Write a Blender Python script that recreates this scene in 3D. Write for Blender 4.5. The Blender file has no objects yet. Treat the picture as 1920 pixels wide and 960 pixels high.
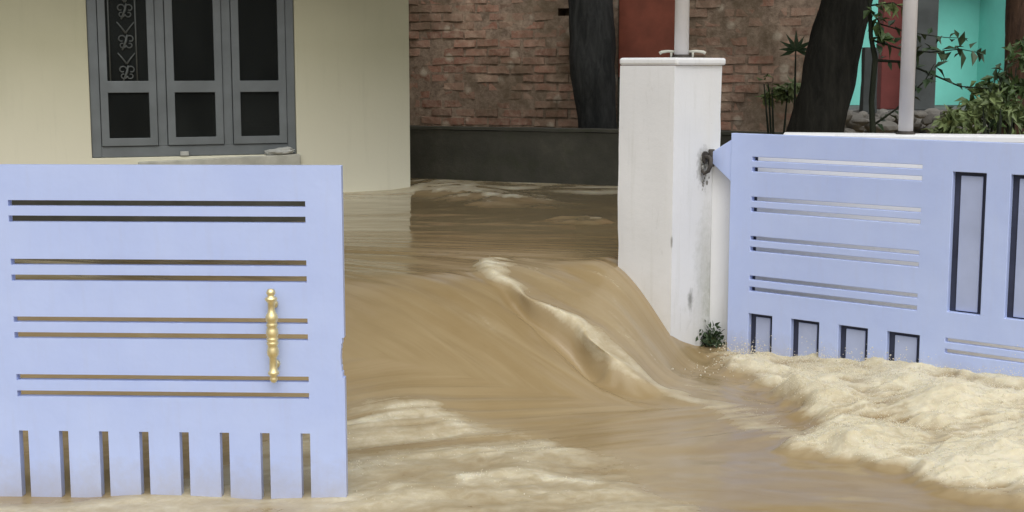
import bpy, bmesh, math, random
import numpy as np
from mathutils import Vector, Matrix, noise as mnoise

R = math.radians
random.seed(7)
scene = bpy.context.scene
C = scene.collection

# ------------------------------------------------------------------ camera, sky, sun, exposure
EYE = 1.5
PITCH = 7.775
cam_d = bpy.data.cameras.new('camera')
cam_d.sensor_width = 36.0
cam_d.lens = 48.75
cam_d.clip_start = 0.05
cam_d.clip_end = 800.0
cam = bpy.data.objects.new('camera', cam_d)
cam.location = (0, 0, EYE)
cam.rotation_euler = (R(90 - PITCH), 0, 0)
C.objects.link(cam)
scene.camera = cam

SUN_EL, SUN_AZ = 55.0, 172.0          # azimuth clockwise from +Y (view direction)
world = bpy.data.worlds.new('World')
scene.world = world
world.use_nodes = True
wn = world.node_tree
wn.nodes.clear()
sky = wn.nodes.new('ShaderNodeTexSky')
sky.sky_type = 'NISHITA'
sky.sun_disc = False
sky.sun_elevation = R(SUN_EL)
sky.sun_rotation = R(SUN_AZ)
sky.dust_density = 4.0
sky.air_density = 1.2
hs = wn.nodes.new('ShaderNodeHueSaturation')
hs.inputs['Saturation'].default_value = 0.22      # cloud cover greys the sky
bg = wn.nodes.new('ShaderNodeBackground')
bg.inputs['Strength'].default_value = 0.10
wo = wn.nodes.new('ShaderNodeOutputWorld')
wn.links.new(sky.outputs[0], hs.inputs['Color'])
wn.links.new(hs.outputs[0], bg.inputs['Color'])
wn.links.new(bg.outputs[0], wo.inputs['Surface'])

sun_d = bpy.data.lights.new('sun', 'SUN')
sun_d.energy = 0.8
sun_d.angle = R(70)
sun_d.color = (1.0, 0.97, 0.92)
sun = bpy.data.objects.new('sun', sun_d)
sd = Vector((math.sin(R(SUN_AZ)) * math.cos(R(SUN_EL)), math.cos(R(SUN_AZ)) * math.cos(R(SUN_EL)), math.sin(R(SUN_EL))))
sun.rotation_euler = sd.to_track_quat('Z', 'Y').to_euler()
sun.location = sd * 40
C.objects.link(sun)

scene.view_settings.view_transform = 'Standard'
scene.view_settings.look = 'None'
scene.view_settings.gamma = 1.0
scene.view_settings.use_curve_mapping = False
scene.view_settings.exposure = 0.53

# ------------------------------------------------------------------ helpers
F_PX = 2600.0
cp, sp = math.cos(R(PITCH)), math.sin(R(PITCH))

def at(px, py, Y):
    """world point at distance Y for a position measured on the photograph (1920 x 960)"""
    x = (px - 960) / F_PX
    y = -(py - 480) / F_PX
    d = Vector((x, cp + y * sp, -sp + y * cp))
    return Vector((0, 0, EYE)) + d * (Y / d.y)

def tag(o, label=None, cat=None, group=None, kind=None):
    if label: o['label'] = label
    if cat: o['category'] = cat
    if group: o['group'] = group
    if kind: o['kind'] = kind
    return o

def empty(name, loc, rz=0.0):
    o = bpy.data.objects.new(name, None)
    o.empty_display_size = 0.1
    o.location = loc
    o.rotation_euler = (0, 0, rz)
    C.objects.link(o)
    return o

def link(name, me, mat=None, parent=None):
    o = bpy.data.objects.new(name, me)
    if mat is not None and not me.materials:
        me.materials.append(mat)
    C.objects.link(o)
    if parent is not None:
        o.parent = parent
    return o

def obj(name, bm, mat, parent=None, smooth=False, bevel=0.0):
    me = bpy.data.meshes.new(name)
    bmesh.ops.recalc_face_normals(bm, faces=bm.faces)
    bm.to_mesh(me)
    bm.free()
    if smooth:
        for p in me.polygons: p.use_smooth = True
    o = link(name, me, mat, parent)
    if bevel:
        m = o.modifiers.new('edge', 'BEVEL')
        m.width = bevel
        m.segments = 2
        m.limit_method = 'ANGLE'
        m.angle_limit = R(40)
    return o

def box(bm, lo, hi):
    r = bmesh.ops.create_cube(bm, size=1.0)
    c = [(a + b) / 2 for a, b in zip(lo, hi)]
    s = [abs(b - a) for a, b in zip(lo, hi)]
    for v in r['verts']:
        v.co = Vector((v.co.x * s[0] + c[0], v.co.y * s[1] + c[1], v.co.z * s[2] + c[2]))
    return r['verts']

def plate(bm, us, zs, holes, y0, y1):
    """sheet in the local XZ plane between y0 and y1 with rectangular holes (u0,u1,z0,z1)"""
    U = sorted(set([round(v, 5) for v in us] + [round(v, 5) for h in holes for v in h[:2] if us[0] <= v <= us[1]]))
    Z = sorted(set([round(v, 5) for v in zs] + [round(v, 5) for h in holes for v in h[2:] if zs[0] <= v <= zs[1]]))
    nu, nz = len(U) - 1, len(Z) - 1
    solid = [[True] * nz for _ in range(nu)]
    for i in range(nu):
        uc = (U[i] + U[i + 1]) / 2
        for j in range(nz):
            zc = (Z[j] + Z[j + 1]) / 2
            for h in holes:
                if h[0] < uc < h[1] and h[2] < zc < h[3]:
                    solid[i][j] = False
                    break
    vf, vb = {}, {}
    def V(d, i, j, y):
        if (i, j) not in d: d[(i, j)] = bm.verts.new((U[i], y, Z[j]))
        return d[(i, j)]
    def S(i, j): return 0 <= i < nu and 0 <= j < nz and solid[i][j]
    for i in range(nu):
        for j in range(nz):
            if not solid[i][j]: continue
            f = [V(vf, a, b, y0) for a, b in ((i, j), (i + 1, j), (i + 1, j + 1), (i, j + 1))]
            k = [V(vb, a, b, y1) for a, b in ((i, j), (i + 1, j), (i + 1, j + 1), (i, j + 1))]
            bm.faces.new(f)
            bm.faces.new(k[::-1])
            for (da, db, e0, e1) in ((-1, 0, 3, 0), (1, 0, 1, 2), (0, -1, 0, 1), (0, 1, 2, 3)):
                if not S(i + da, j + db):
                    bm.faces.new((f[e1], f[e0], k[e0], k[e1]))

def tube(bm, pts, radii, n=8, cap=True):
    rings = []
    pts = [Vector(p) for p in pts]
    ref = Vector((0.31, 0.87, 0.2)).normalized()
    for i, p in enumerate(pts):
        t = (pts[min(i + 1, len(pts) - 1)] - pts[max(i - 1, 0)]).normalized()
        a = t.cross(ref)
        if a.length < 1e-3: a = t.cross(Vector((1, 0, 0)))
        a.normalize()
        b = t.cross(a).normalized()
        r = radii[i] if hasattr(radii, '__len__') else radii
        rings.append([bm.verts.new(p + (a * math.cos(2 * math.pi * k / n) + b * math.sin(2 * math.pi * k / n)) * r) for k in range(n)])
    for A, B in zip(rings[:-1], rings[1:]):
        for k in range(n):
            bm.faces.new((A[k], A[(k + 1) % n], B[(k + 1) % n], B[k]))
    if cap:
        bm.faces.new(rings[0][::-1])
        bm.faces.new(rings[-1])
    return rings

def lathe(bm, prof, n=20, c=(0, 0, 0)):
    c = Vector(c)
    rings = [[bm.verts.new(c + Vector((r * math.cos(2 * math.pi * k / n), r * math.sin(2 * math.pi * k / n), z))) for k in range(n)] for r, z in prof]
    for A, B in zip(rings[:-1], rings[1:]):
        for k in range(n):
            bm.faces.new((A[k], A[(k + 1) % n], B[(k + 1) % n], B[k]))
    bm.faces.new(rings[0][::-1])
    bm.faces.new(rings[-1])

def leaf(bm, p, d, up, L, W, fold=0.25):
    d = d.normalized()
    s = d.cross(up)
    if s.length < 1e-3: s = d.cross(Vector((1, 0, 0)))
    s.normalize()
    n = s.cross(d).normalized()
    a = bm.verts.new(p)
    m1 = bm.verts.new(p + d * L * .5 - n * 0.02 * L)
    l = bm.verts.new(p + d * L * .42 + s * W * .5 + n * W * fold)
    r = bm.verts.new(p + d * L * .42 - s * W * .5 + n * W * fold)
    t = bm.verts.new(p + d * L - n * L * .12)
    bm.faces.new((a, m1, l)); bm.faces.new((m1, t, l))
    bm.faces.new((a, r, m1)); bm.faces.new((m1, r, t))

def rnd(a, b): return random.uniform(a, b)
def rvec():
    return Vector((random.gauss(0, 1), random.gauss(0, 1), random.gauss(0, 1))).normalized()

# ------------------------------------------------------------------ materials
def srgb(r, g, b):
    return tuple(((c / 255) / 12.92 if c / 255 <= .04045 else ((c / 255 + .055) / 1.055) ** 2.4) for c in (r, g, b)) + (1,)

class NT:
    def __init__(s, name):
        s.m = bpy.data.materials.new(name)
        s.m.use_nodes = True
        s.t = s.m.node_tree
        s.b = s.t.nodes['Principled BSDF']
    def n(s, typ, **kw):
        x = s.t.nodes.new(typ)
        for k, v in kw.items():
            if k in x.inputs: x.inputs[k].default_value = v
            else: setattr(x, k, v)
        return x
    def l(s, a, b): s.t.links.new(a, b)
    def coords(s, kind='Object', scale=(1, 1, 1)):
        if kind == 'World':
            o = s.n('ShaderNodeNewGeometry').outputs['Position']
        else:
            o = s.n('ShaderNodeTexCoord').outputs[kind]
        mp = s.n('ShaderNodeMapping')
        mp.inputs['Scale'].default_value = scale
        s.l(o, mp.inputs['Vector'])
        return mp.outputs[0]
    def noise(s, vec, scale, detail=4, rough=.55, dist=0.0):
        x = s.n('ShaderNodeTexNoise')
        x.inputs['Scale'].default_value = scale
        x.inputs['Detail'].default_value = detail
        x.inputs['Roughness'].default_value = rough
        x.inputs['Distortion'].default_value = dist
        s.l(vec, x.inputs['Vector'])
        return x.outputs[0]
    def ramp(s, fac, stops):
        x = s.n('ShaderNodeValToRGB')
        e = x.color_ramp.elements
        while len(e) < len(stops): e.new(.5)
        for i, (p, c) in enumerate(stops):
            e[i].position = p
            e[i].color = c if len(c) == 4 else tuple(c) + (1,)
        s.l(fac, x.inputs[0])
        return x.outputs[0]
    def mix(s, fac, a, b, mode='MIX'):
        x = s.n('ShaderNodeMix')
        x.data_type = 'RGBA'
        x.blend_type = mode
        for v, i in ((fac, 0), (a, 6), (b, 7)):
            if isinstance(v, (int, float)): x.inputs[i].default_value = v
            elif isinstance(v, tuple): x.inputs[i].default_value = v if len(v) == 4 else v + (1,)
            else: s.l(v, x.inputs[i])
        return x.outputs[2]
    def math(s, op, a, b=None, clamp=False):
        x = s.n('ShaderNodeMath')
        x.operation = op
        x.use_clamp = clamp
        for v, i in ((a, 0), (b, 1)):
            if v is None: continue
            if isinstance(v, (int, float)): x.inputs[i].default_value = v
            else: s.l(v, x.inputs[i])
        return x.outputs[0]
    def bump(s, h, strength=.3, dist=.01):
        x = s.n('ShaderNodeBump')
        x.inputs['Strength'].default_value = strength
        x.inputs['Distance'].default_value = dist
        s.l(h, x.inputs['Height'])
        s.l(x.outputs[0], s.b.inputs['Normal'])
    def color(s, c):
        if isinstance(c, tuple): s.b.inputs['Base Color'].default_value = c if len(c) == 4 else c + (1,)
        else: s.l(c, s.b.inputs['Base Color'])
    def rough(s, v):
        if isinstance(v, (int, float)): s.b.inputs['Roughness'].default_value = v
        else: s.l(v, s.b.inputs['Roughness'])

W1 = (1, 1, 1, 1); K = (0, 0, 0, 1)

def simple(name, col, rough=.6, var=.12, scale=6, bump=.15, spec=.4, metal=0.0, fine=60):
    t = NT(name)
    v = t.coords('Object')
    n1 = t.noise(v, scale, 5)
    lo = tuple(c * (1 - var) for c in col[:3]) + (1,)
    hi = tuple(min(1, c * (1 + var)) for c in col[:3]) + (1,)
    t.color(t.ramp(n1, [(.3, lo), (.7, hi)]))
    t.rough(rough)
    t.b.inputs['Specular IOR Level'].default_value = spec
    t.b.inputs['Metallic'].default_value = metal
    if bump: t.bump(t.noise(v, fine, 4), bump, .004)
    return t.m

M = {}
def gate_paint():
    t = NT('lilac_paint')
    v = t.coords('Object')
    n1 = t.noise(v, 3.0, 5, .6)
    n2 = t.noise(t.coords('Object', (9, 9, 1.2)), 3.0, 5, .65)
    c = t.ramp(n1, [(.3, (.44, .535, .85, 1)), (.7, (.49, .585, .88, 1))])
    c = t.mix(t.math('MULTIPLY', t.ramp(n2, [(.52, K), (.75, W1)]), .10), c, (.42, .40, .45, 1))
    # mud splashed up from the flood line
    sep = t.n('ShaderNodeSeparateXYZ')
    t.l(t.n('ShaderNodeTexCoord').outputs['Object'], sep.inputs[0])
    h = t.math('ADD', t.math('MULTIPLY', sep.outputs[2], -6.0), .95)
    n3 = t.noise(v, 14, 6, .7)
    mud = t.math('MULTIPLY', t.math('ADD', h, t.math('MULTIPLY', n3, 1.4)), .42, True)
    sp_ = t.ramp(t.noise(v, 70, 3, .6), [(.70, K), (.76, W1)])
    c = t.mix(mud, c, (.36, .30, .20, 1))
    c = t.mix(t.math('MULTIPLY', sp_, .25), c, (.34, .30, .26, 1))
    t.color(c)
    t.rough(t.ramp(n1, [(.3, (.30,) * 3), (.7, (.42,) * 3)]))
    t.b.inputs['Specular IOR Level'].default_value = .35
    t.bump(t.noise(v, 5, 4), .22, .02)
    return t.m
M['gate'] = gate_paint()
M['slat'] = simple('shaded_lilac_paint', (.40, .46, .66), .4, .08, 5, .1)  # gate lilac greyed: the shade inside the openings put into the colour
M['gate_shadow'] = simple('opening_shadow', (.035, .04, .07), .55, .3)  # near-black standing in for shadow in the gate openings

def white_plaster(name, base=(.79, .80, .81)):
    t = NT(name)
    v = t.coords('Object')
    n1 = t.noise(v, 2.2, 6, .6)
    b = base
    c = t.ramp(n1, [(.3, tuple(x * .93 for x in b) + (1,)), (.7, b + (1,))])
    st = t.noise(t.coords('Object', (14, 14, 1.0)), 1.6, 6, .65)
    c = t.mix(t.math('MULTIPLY', t.ramp(st, [(.55, K), (.8, W1)]), .22), c, (.42, .43, .36, 1))
    sep = t.n('ShaderNodeSeparateXYZ')
    t.l(t.n('ShaderNodeNewGeometry').outputs['Position'], sep.inputs[0])
    n2 = t.noise(v, 5, 7, .7)
    wet = t.math('ADD', t.math('MULTIPLY', sep.outputs[2], -1.7), t.math('MULTIPLY', n2, 1.6))
    c = t.mix(t.math('MULTIPLY', t.ramp(wet, [(.05, K), (.75, W1)]), .22), c, (.52, .50, .42, 1))
    ed_ = t.noise(t.coords('Object', (1, 1, .35)), 9, 7, .75, .4)
    c = t.mix(t.math('MULTIPLY', t.ramp(ed_, [(.60, K), (.72, W1)]), .30), c, (.33, .34, .30, 1))
    spots = t.ramp(t.noise(v, 22, 5, .75), [(.68, K), (.74, W1)])
    c = t.mix(t.math('MULTIPLY', spots, .55), c, (.20, .20, .17, 1))
    if name == 'pillar_plaster':
        def blob(p, sc, r0, r1):
            mp = t.n('ShaderNodeMapping'); mp.vector_type = 'POINT'
            mp.inputs['Location'].default_value = tuple(-a * b for a, b in zip(p, sc)); mp.inputs['Scale'].default_value = sc
            t.l(t.n('ShaderNodeTexCoord').outputs['Object'], mp.inputs['Vector'])
            ln = t.n('ShaderNodeVectorMath'); ln.operation = 'LENGTH'; t.l(mp.outputs[0], ln.inputs[0])
            d = t.math('ADD', ln.outputs['Value'], t.math('MULTIPLY', t.math('SUBTRACT', t.noise(v, 24, 7, .72), .5), r1 * 1.5))
            return t.ramp(d, [(r0, W1), (r1, K)])
        c = t.mix(t.math('MULTIPLY', blob((0, .28, .985), (1, 1, .6), .01, .075), .85), c, (.12, .12, .11, 1))
        c = t.mix(t.math('MULTIPLY', blob((0, .32, .42), (1, 1, .28), .02, .12), .45), c, (.36, .37, .33, 1))
        c = t.mix(t.math('MULTIPLY', blob((0, .18, .30), (1, 1, .5), .005, .035), .8), c, (.20, .20, .18, 1))
        c = t.mix(t.math('MULTIPLY', blob((0, .0, .62), (1, 1, .3), .002, .012), .9), c, (.22, .22, .20, 1))
        c = t.mix(t.math('MULTIPLY', blob((0, .40, .25), (1, 1, .4), .02, .10), .5), c, (.30, .32, .24, 1))
    t.color(c)
    t.rough(.75)
    t.b.inputs['Specular IOR Level'].default_value = .25
    t.bump(t.noise(v, 30, 6, .7), .25, .006)
    return t.m
M['white'] = white_plaster('white_lime_plaster')
M['pillar'] = white_plaster('pillar_plaster')

def cream():
    t = NT('cream_wall_paint')
    v = t.coords('Object')
    n1 = t.noise(v, .9, 6, .6)
    c = t.ramp(n1, [(.3, (.46, .45, .315, 1)), (.7, (.515, .50, .36, 1))])
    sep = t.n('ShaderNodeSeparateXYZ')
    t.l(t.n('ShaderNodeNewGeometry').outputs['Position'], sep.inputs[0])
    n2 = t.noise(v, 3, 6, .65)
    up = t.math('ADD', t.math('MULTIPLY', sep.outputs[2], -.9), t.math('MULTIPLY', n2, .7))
    c = t.mix(t.ramp(up, [(-.0, K), (.25, W1)]) if False else t.math('ADD', t.math('MULTIPLY', sep.outputs[2], -.75), 1.25, True), c, (.80, .785, .65, 1))  # paler downwards: eave shade on the upper wall put into the colour
    st = t.noise(t.coords('Object', (9, 9, .8)), 1.6, 6, .65)
    c = t.mix(t.math('MULTIPLY', t.ramp(st, [(.55, K), (.8, W1)]), .12), c, (.24, .235, .16, 1))
    t.color(c)
    t.rough(.85)
    t.b.inputs['Specular IOR Level'].default_value = .2
    t.bump(t.noise(v, 40, 6, .7), .2, .005)
    return t.m
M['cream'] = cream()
M['frame'] = simple('grey_window_paint', (.150, .168, .175), .45, .15, 4, .1)
M['sill'] = simple('pale_cement', (.46, .46, .40), .85, .18, 8, .4)
M['rag'] = simple('pale_wet_cloth', (.42, .43, .40), .9, .15, 14, .4)
M['room'] = simple('dark_room', (.06, .065, .06), .9, .1)
M['grille'] = simple('pale_grille_paint', (.09, .10, .097), .5, .15)
M['brass'] = simple('brass', (.90, .76, .42), .46, .12, 14, .05, .5, 1.0)
M['rust'] = simple('rusty_iron', (.055, .048, .042), .75, .5, 18, .5)
M['pole'] = simple('white_pipe_paint', (.74, .72, .72), .4, .05, 5, .08)
M['low'] = None
def mossy():
    t = NT('damp_dark_plaster')
    v = t.coords('Object')
    c = t.ramp(t.noise(v, 2.2, 7, .65), [(.3, (.06, .06, .05, 1)), (.55, (.09, .088, .072, 1)), (.75, (.13, .125, .098, 1))])
    g = t.ramp(t.noise(v, 5.5, 5, .6), [(.5, K), (.7, W1)])
    c = t.mix(t.math('MULTIPLY', g, .4), c, (.055, .065, .035, 1))
    t.color(c); t.rough(.85)
    t.b.inputs['Specular IOR Level'].default_value = .2
    t.bump(t.noise(v, 26, 7, .7), .4, .012)
    return t.m
M['low'] = mossy()

def brick_mat():
    t = NT('weathered_brick')
    oi = t.n('ShaderNodeObjectInfo').outputs['Random']
    c = t.ramp(oi, [(0, (.24, .12, .085, 1)), (.3, (.40, .20, .14, 1)), (.55, (.34, .22, .16, 1)), (.8, (.44, .25, .18, 1)), (1, (.20, .13, .095, 1))])
    return wall_grime(t, c, .9, .72)
def wall_grime(t, c, lime_amt, moss_amt):
    v = t.coords('World')
    n1 = t.noise(v, 24, 6, .7)
    c = t.mix(t.ramp(n1, [(.35, K), (.75, (.7,) * 3)]), c, (.45, .35, .27, 1))
    lime = t.noise(v, 4.0, 6, .68, .8)
    c = t.mix(t.math('MULTIPLY', t.ramp(lime, [(.52, K), (.68, W1)]), .7 * lime_amt), c, (.56, .43, .32, 1))
    vo = t.n('ShaderNodeTexVoronoi'); vo.inputs['Scale'].default_value = 4.2
    t.l(t.mix(.10, v, t.n('ShaderNodeTexNoise').outputs[1]) if False else v, vo.inputs['Vector'])
    dab = t.math('ADD', vo.outputs['Distance'], t.math('MULTIPLY', n1, .32))
    c = t.mix(t.math('MULTIPLY', t.ramp(dab, [(.27, W1), (.37, K)]), .8), c, (.62, .54, .43, 1))
    moss = t.noise(v, 1.9, 7, .68)
    c = t.mix(t.math('MULTIPLY', t.ramp(moss, [(.44, K), (.62, W1)]), moss_amt), c, (.13, .098, .062, 1))
    t.color(c); t.rough(.9)
    t.b.inputs['Specular IOR Level'].default_value = .15
    t.bump(t.noise(v, 60, 6, .75), .6, .01)
    return t.m
M['brick'] = brick_mat()
def mortar_mat():
    t = NT('old_lime_mortar')
    v = t.coords('World')
    c = t.ramp(t.noise(v, 6, 7, .7), [(.3, (.14, .10, .075, 1)), (.55, (.28, .21, .155, 1)), (.72, (.46, .37, .28, 1))])
    return wall_grime(t, c, .9, .8)
M['mortar'] = mortar_mat()
def bark(name, a, b):
    t = NT(name)
    v = t.coords('Object', (1, 1, .22))
    c = t.ramp(t.noise(v, 14, 7, .7, .5), [(.35, a), (.68, b)])
    t.color(c); t.rough(.9)
    t.b.inputs['Specular IOR Level'].default_value = .15
    t.bump(t.noise(v, 22, 7, .7, .4), .9, .03)
    return t.m
M['bark'] = bark('wet_black_bark', (.012, .012, .010, 1), (.035, .034, .028, 1))
M['bark_grey'] = bark('grey_bark', (.022, .024, .024, 1), (.060, .062, .060, 1))
M['bark_brown'] = bark('brown_bark', (.045, .028, .020, 1), (.12, .07, .045, 1))
M['twig'] = bark('dark_twig', (.014, .020, .014, 1), (.04, .045, .03, 1))
def leaf_mat(name, a, b):
    t = NT(name)
    v = t.coords('World')
    c = t.ramp(t.noise(v, 9, 4, .7), [(.3, a), (.7, b)])
    t.color(c); t.rough(.5)
    t.b.inputs['Specular IOR Level'].default_value = .35
    t.b.inputs['Transmission Weight'].default_value = 0.0
    return t.m
M['leaf'] = leaf_mat('leaf_green', (.035, .075, .022, 1), (.10, .15, .05, 1))
M['leaf_dark'] = leaf_mat('leaf_dark_green', (.018, .040, .018, 1), (.05, .08, .035, 1))
M['leaf_olive'] = leaf_mat('leaf_olive', (.065, .10, .033, 1), (.20, .25, .10, 1))
M['mint'] = simple('turquoise_wall_paint', (.25, .78, .68), .8, .10, 2, .2)
M['mint_dark'] = simple('deep_green_wall_paint', (.045, .25, .19), .8, .12, 2, .2)
M['red'] = simple('red_column_paint', (.19, .048, .042), .7, .2, 4, .25)
M['door'] = simple('red_oxide_door', (.22, .062, .036), .6, .25, 5, .25)
M['grey'] = simple('grey_cement', (.075, .085, .085), .85, .25, 5, .4)
M['plinth'] = simple('grey_plinth', (.13, .13, .125), .9, .25, 4, .5)
M['stone'] = simple('grey_rubble', (.20, .19, .17), .9, .35, 3, .6)
M['soil'] = simple('wet_soil', (.05, .04, .03), .9, .3, 4, .6)
M['roof'] = simple('concrete_slab', (.25, .24, .21), .9, .2, 3, .4)
def glass():
    t = NT('dark_window_glass')
    tr = t.n('ShaderNodeBsdfTransparent'); tr.inputs[0].default_value = (.45, .5, .5, 1)
    gl = t.n('ShaderNodeBsdfGlossy'); gl.inputs['Roughness'].default_value = .06
    gl.inputs[0].default_value = (.6, .62, .62, 1)
    fr = t.n('ShaderNodeFresnel'); fr.inputs[0].default_value = 1.18
    mx = t.n('ShaderNodeMixShader')
    t.l(fr.outputs[0], mx.inputs[0]); t.l(tr.outputs[0], mx.inputs[1]); t.l(gl.outputs[0], mx.inputs[2])
    du = t.n('ShaderNodeBsdfDiffuse'); du.inputs[0].default_value = (.22, .24, .23, 1)
    m2 = t.n('ShaderNodeMixShader')
    t.l(t.math('MULTIPLY', t.noise(t.coords('World', (1, 1, .5)), 2.2, 4, .6), .11), m2.inputs[0])
    t.l(mx.outputs[0], m2.inputs[1]); t.l(du.outputs[0], m2.inputs[2])
    t.l(m2.outputs[0], t.t.nodes['Material Output'].inputs[0])
    return t.m
M['glass'] = glass()

def water_mat():
    t = NT('muddy_flood_water')
    at_ = t.n('ShaderNodeAttribute'); at_.attribute_name = 'foam'
    fo = at_.outputs['Fac']
    st_ = t.n('ShaderNodeAttribute'); st_.attribute_name = 'flow'     # vector: along / across the current
    mp = t.n('ShaderNodeMapping'); mp.inputs['Scale'].default_value = (2.2, 9.0, 0.0)
    t.l(st_.outputs['Vector'], mp.inputs['Vector'])
    n1 = t.noise(mp.outputs[0], 1.1, 3, .5, .8)
    v = t.coords('Object')
    n2 = t.noise(v, 1.1, 5, .6)
    n3 = t.noise(v, 16, 6, .68, .7)
    mud = t.ramp(n2, [(.30, (.262, .186, .088, 1)), (.70, (.325, .245, .130, 1))])
    mud = t.mix(t.math('MULTIPLY', t.ramp(n1, [(.42, K), (.72, W1)]), .32), mud, (.42, .335, .195, 1))
    mp2 = t.n('ShaderNodeMapping'); mp2.inputs['Scale'].default_value = (2.6, 6.5, 0.0)
    t.l(st_.outputs['Vector'], mp2.inputs['Vector'])
    n5 = t.noise(mp2.outputs[0], 1.6, 7, .66, .9)
    n4 = t.noise(v, 75, 3, .6)
    k = t.math('ADD', t.math('MULTIPLY', n5, .75), t.math('MULTIPLY', n3, .40))
    f = t.math('SUBTRACT', t.math('ADD', t.math('MULTIPLY', fo, 1.15), k), .74)
    f = t.math('MULTIPLY', f, 1.2, True)
    f = t.math('MULTIPLY', f, t.math('SUBTRACT', t.math('MULTIPLY', fo, 3.2), .30, True))
    f = t.math('MAXIMUM', f, t.math('MULTIPLY', fo, .35))
    fc = t.ramp(t.math('ADD', t.math('MULTIPLY', n3, .5), t.math('MULTIPLY', n2, .5)), [(.34, (.46, .40, .265, 1)), (.56, (.65, .60, .45, 1))])
    t.color(t.mix(f, mud, fc))
    sp3 = t.n('ShaderNodeSeparateXYZ'); t.l(st_.outputs['Vector'], sp3.inputs[0])
    calm = sp3.outputs[2]
    t.rough(t.math('SUBTRACT', t.ramp(f, [(0, (.17,) * 3), (.5, (.5,) * 3), (1, (.8,) * 3)]), t.math('MULTIPLY', calm, .09)))
    t.b.inputs['IOR'].default_value = 1.33
    t.b.inputs['Specular IOR Level'].default_value = .5
    t.l(t.math('MULTIPLY', f, .55), t.b.inputs['Subsurface Weight'])
    t.b.inputs['Subsurface Radius'].default_value = (.035, .028, .016)
    t.b.inputs['Subsurface Scale'].default_value = 1.0
    h = t.math('ADD', t.math('MULTIPLY', n1, .5), t.math('MULTIPLY', fo, t.math('ADD', t.math('MULTIPLY', n3, .55), t.math('MULTIPLY', n4, .16))))
    h = t.math('MULTIPLY', h, t.math('SUBTRACT', 1.0, t.math('MULTIPLY', calm, .8)))
    t.bump(h, .25, .03)
    return t.m
M['water'] = water_mat()

# ------------------------------------------------------------------ noise in numpy
_rng = np.random.RandomState(11)
_P = _rng.permutation(256)
_P = np.concatenate([_P, _P, _P])
_G = np.stack([np.cos(np.arange(256) * 2 * np.pi / 256 * 37), np.sin(np.arange(256) * 2 * np.pi / 256 * 37)], 1)
def perlin(x, y):
    xi = np.floor(x).astype(int); yi = np.floor(y).astype(int)
    xf = x - xi; yf = y - yi
    u = xf * xf * xf * (xf * (xf * 6 - 15) + 10); v = yf * yf * yf * (yf * (yf * 6 - 15) + 10)
    def g(ix, iy, fx, fy):
        h = _P[_P[ix & 255] + (iy & 255)]
        return _G[h, 0] * fx + _G[h, 1] * fy
    a = g(xi, yi, xf, yf); b = g(xi + 1, yi, xf - 1, yf)
    c = g(xi, yi + 1, xf, yf - 1); d = g(xi + 1, yi + 1, xf - 1, yf - 1)
    return ((a + (b - a) * u) + ((c + (d - c) * u) - (a + (b - a) * u)) * v) * 1.4
def fbm(x, y, o=4, g=.5):
    s = 0; a = 1; 
    for i in range(o):
        s = s + a * perlin(x + 17.3 * i, y + 9.1 * i); x = x * 2.03; y = y * 2.03; a *= g
    return s
def billow(x, y, o=4, g=.5):
    s = 0; a = 1; 
    for i in range(o):
        s = s + a * np.abs(perlin(x + 17.3 * i, y + 9.1 * i)); x = x * 2.1; y = y * 2.1; a *= g
    return s
def sstep(a, b, x):
    t = np.clip((x - a) / (b - a), 0, 1)
    return t * t * (3 - 2 * t)

# ------------------------------------------------------------------ the flood water
_kx = np.array([-90, -3, -.5, 0, .35, .55, .81, 1.0, 1.3, 5, 90.])
_ky = np.array([6.0, 6.0, 6.05, 6.3, 6.5, 6.62, 7.16, 7.75, 8.0, 8, 8.])
_tx = np.linspace(-4, 6, 1001)
_ty = np.interp(_tx, _kx, _ky)
_ty = np.convolve(np.pad(_ty, 12, mode='edge'), np.ones(25) / 25, mode='valid')
def base_level(x, y):
    yc = np.interp(x, _tx, _ty)
    return .48 * sstep(0, 1, (y - (yc - .75)) / 1.5)
def polydist(x, y, pts):
    """distance to an open polyline, signed (left of travel positive), and the parameter 0..1"""
    best = np.full(x.shape, 1e9); sg = np.zeros(x.shape); par = np.zeros(x.shape)
    L = [math.hypot(b[0] - a[0], b[1] - a[1]) for a, b in zip(pts[:-1], pts[1:])]
    T = sum(L); acc = 0
    for (a, b), l in zip(zip(pts[:-1], pts[1:]), L):
        dx, dy = b[0] - a[0], b[1] - a[1]
        t = np.clip(((x - a[0]) * dx + (y - a[1]) * dy) / (l * l), 0, 1)
        ex, ey = x - a[0] - t * dx, y - a[1] - t * dy
        d = np.hypot(ex, ey)
        m = d < best
        best = np.where(m, d, best)
        sg = np.where(m, np.sign(dx * ey - dy * ex), sg)
        par = np.where(m, (acc + t * l) / T, par)
        acc += l
    return best, sg, par
def spline(P, m=6):
    P = [np.array(q, float) for q in P]
    P = [2 * P[0] - P[1]] + P + [2 * P[-1] - P[-2]]
    out = []
    for i in range(1, len(P) - 2):
        for k in range(m):
            t = k / m
            a, b, c, d = P[i - 1:i + 3]
            out.append(tuple(.5 * (2 * b + (c - a) * t + (2 * a - 5 * b + 4 * c - d) * t * t + (3 * b - a - 3 * c + d) * t ** 3)))
    out.append(tuple(P[-2]))
    return out
def polymask(x, y, pts, soft):
    """1 inside a polygon, falling to 0 over soft metres outside"""
    ins = np.zeros(x.shape, bool)
    n = len(pts)
    for i in range(n):
        (x0, y0), (x1, y1) = pts[i], pts[(i + 1) % n]
        c = ((y0 > y) != (y1 > y)) & (x < (x1 - x0) * (y - y0) / ((y1 - y0) if y1 != y0 else 1e-9) + x0)
        ins ^= c
    d, _, _ = polydist(x, y, list(pts) + [pts[0]])
    sd_ = np.where(ins, d, -d)
    return sstep(-soft, soft, sd_)

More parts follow.
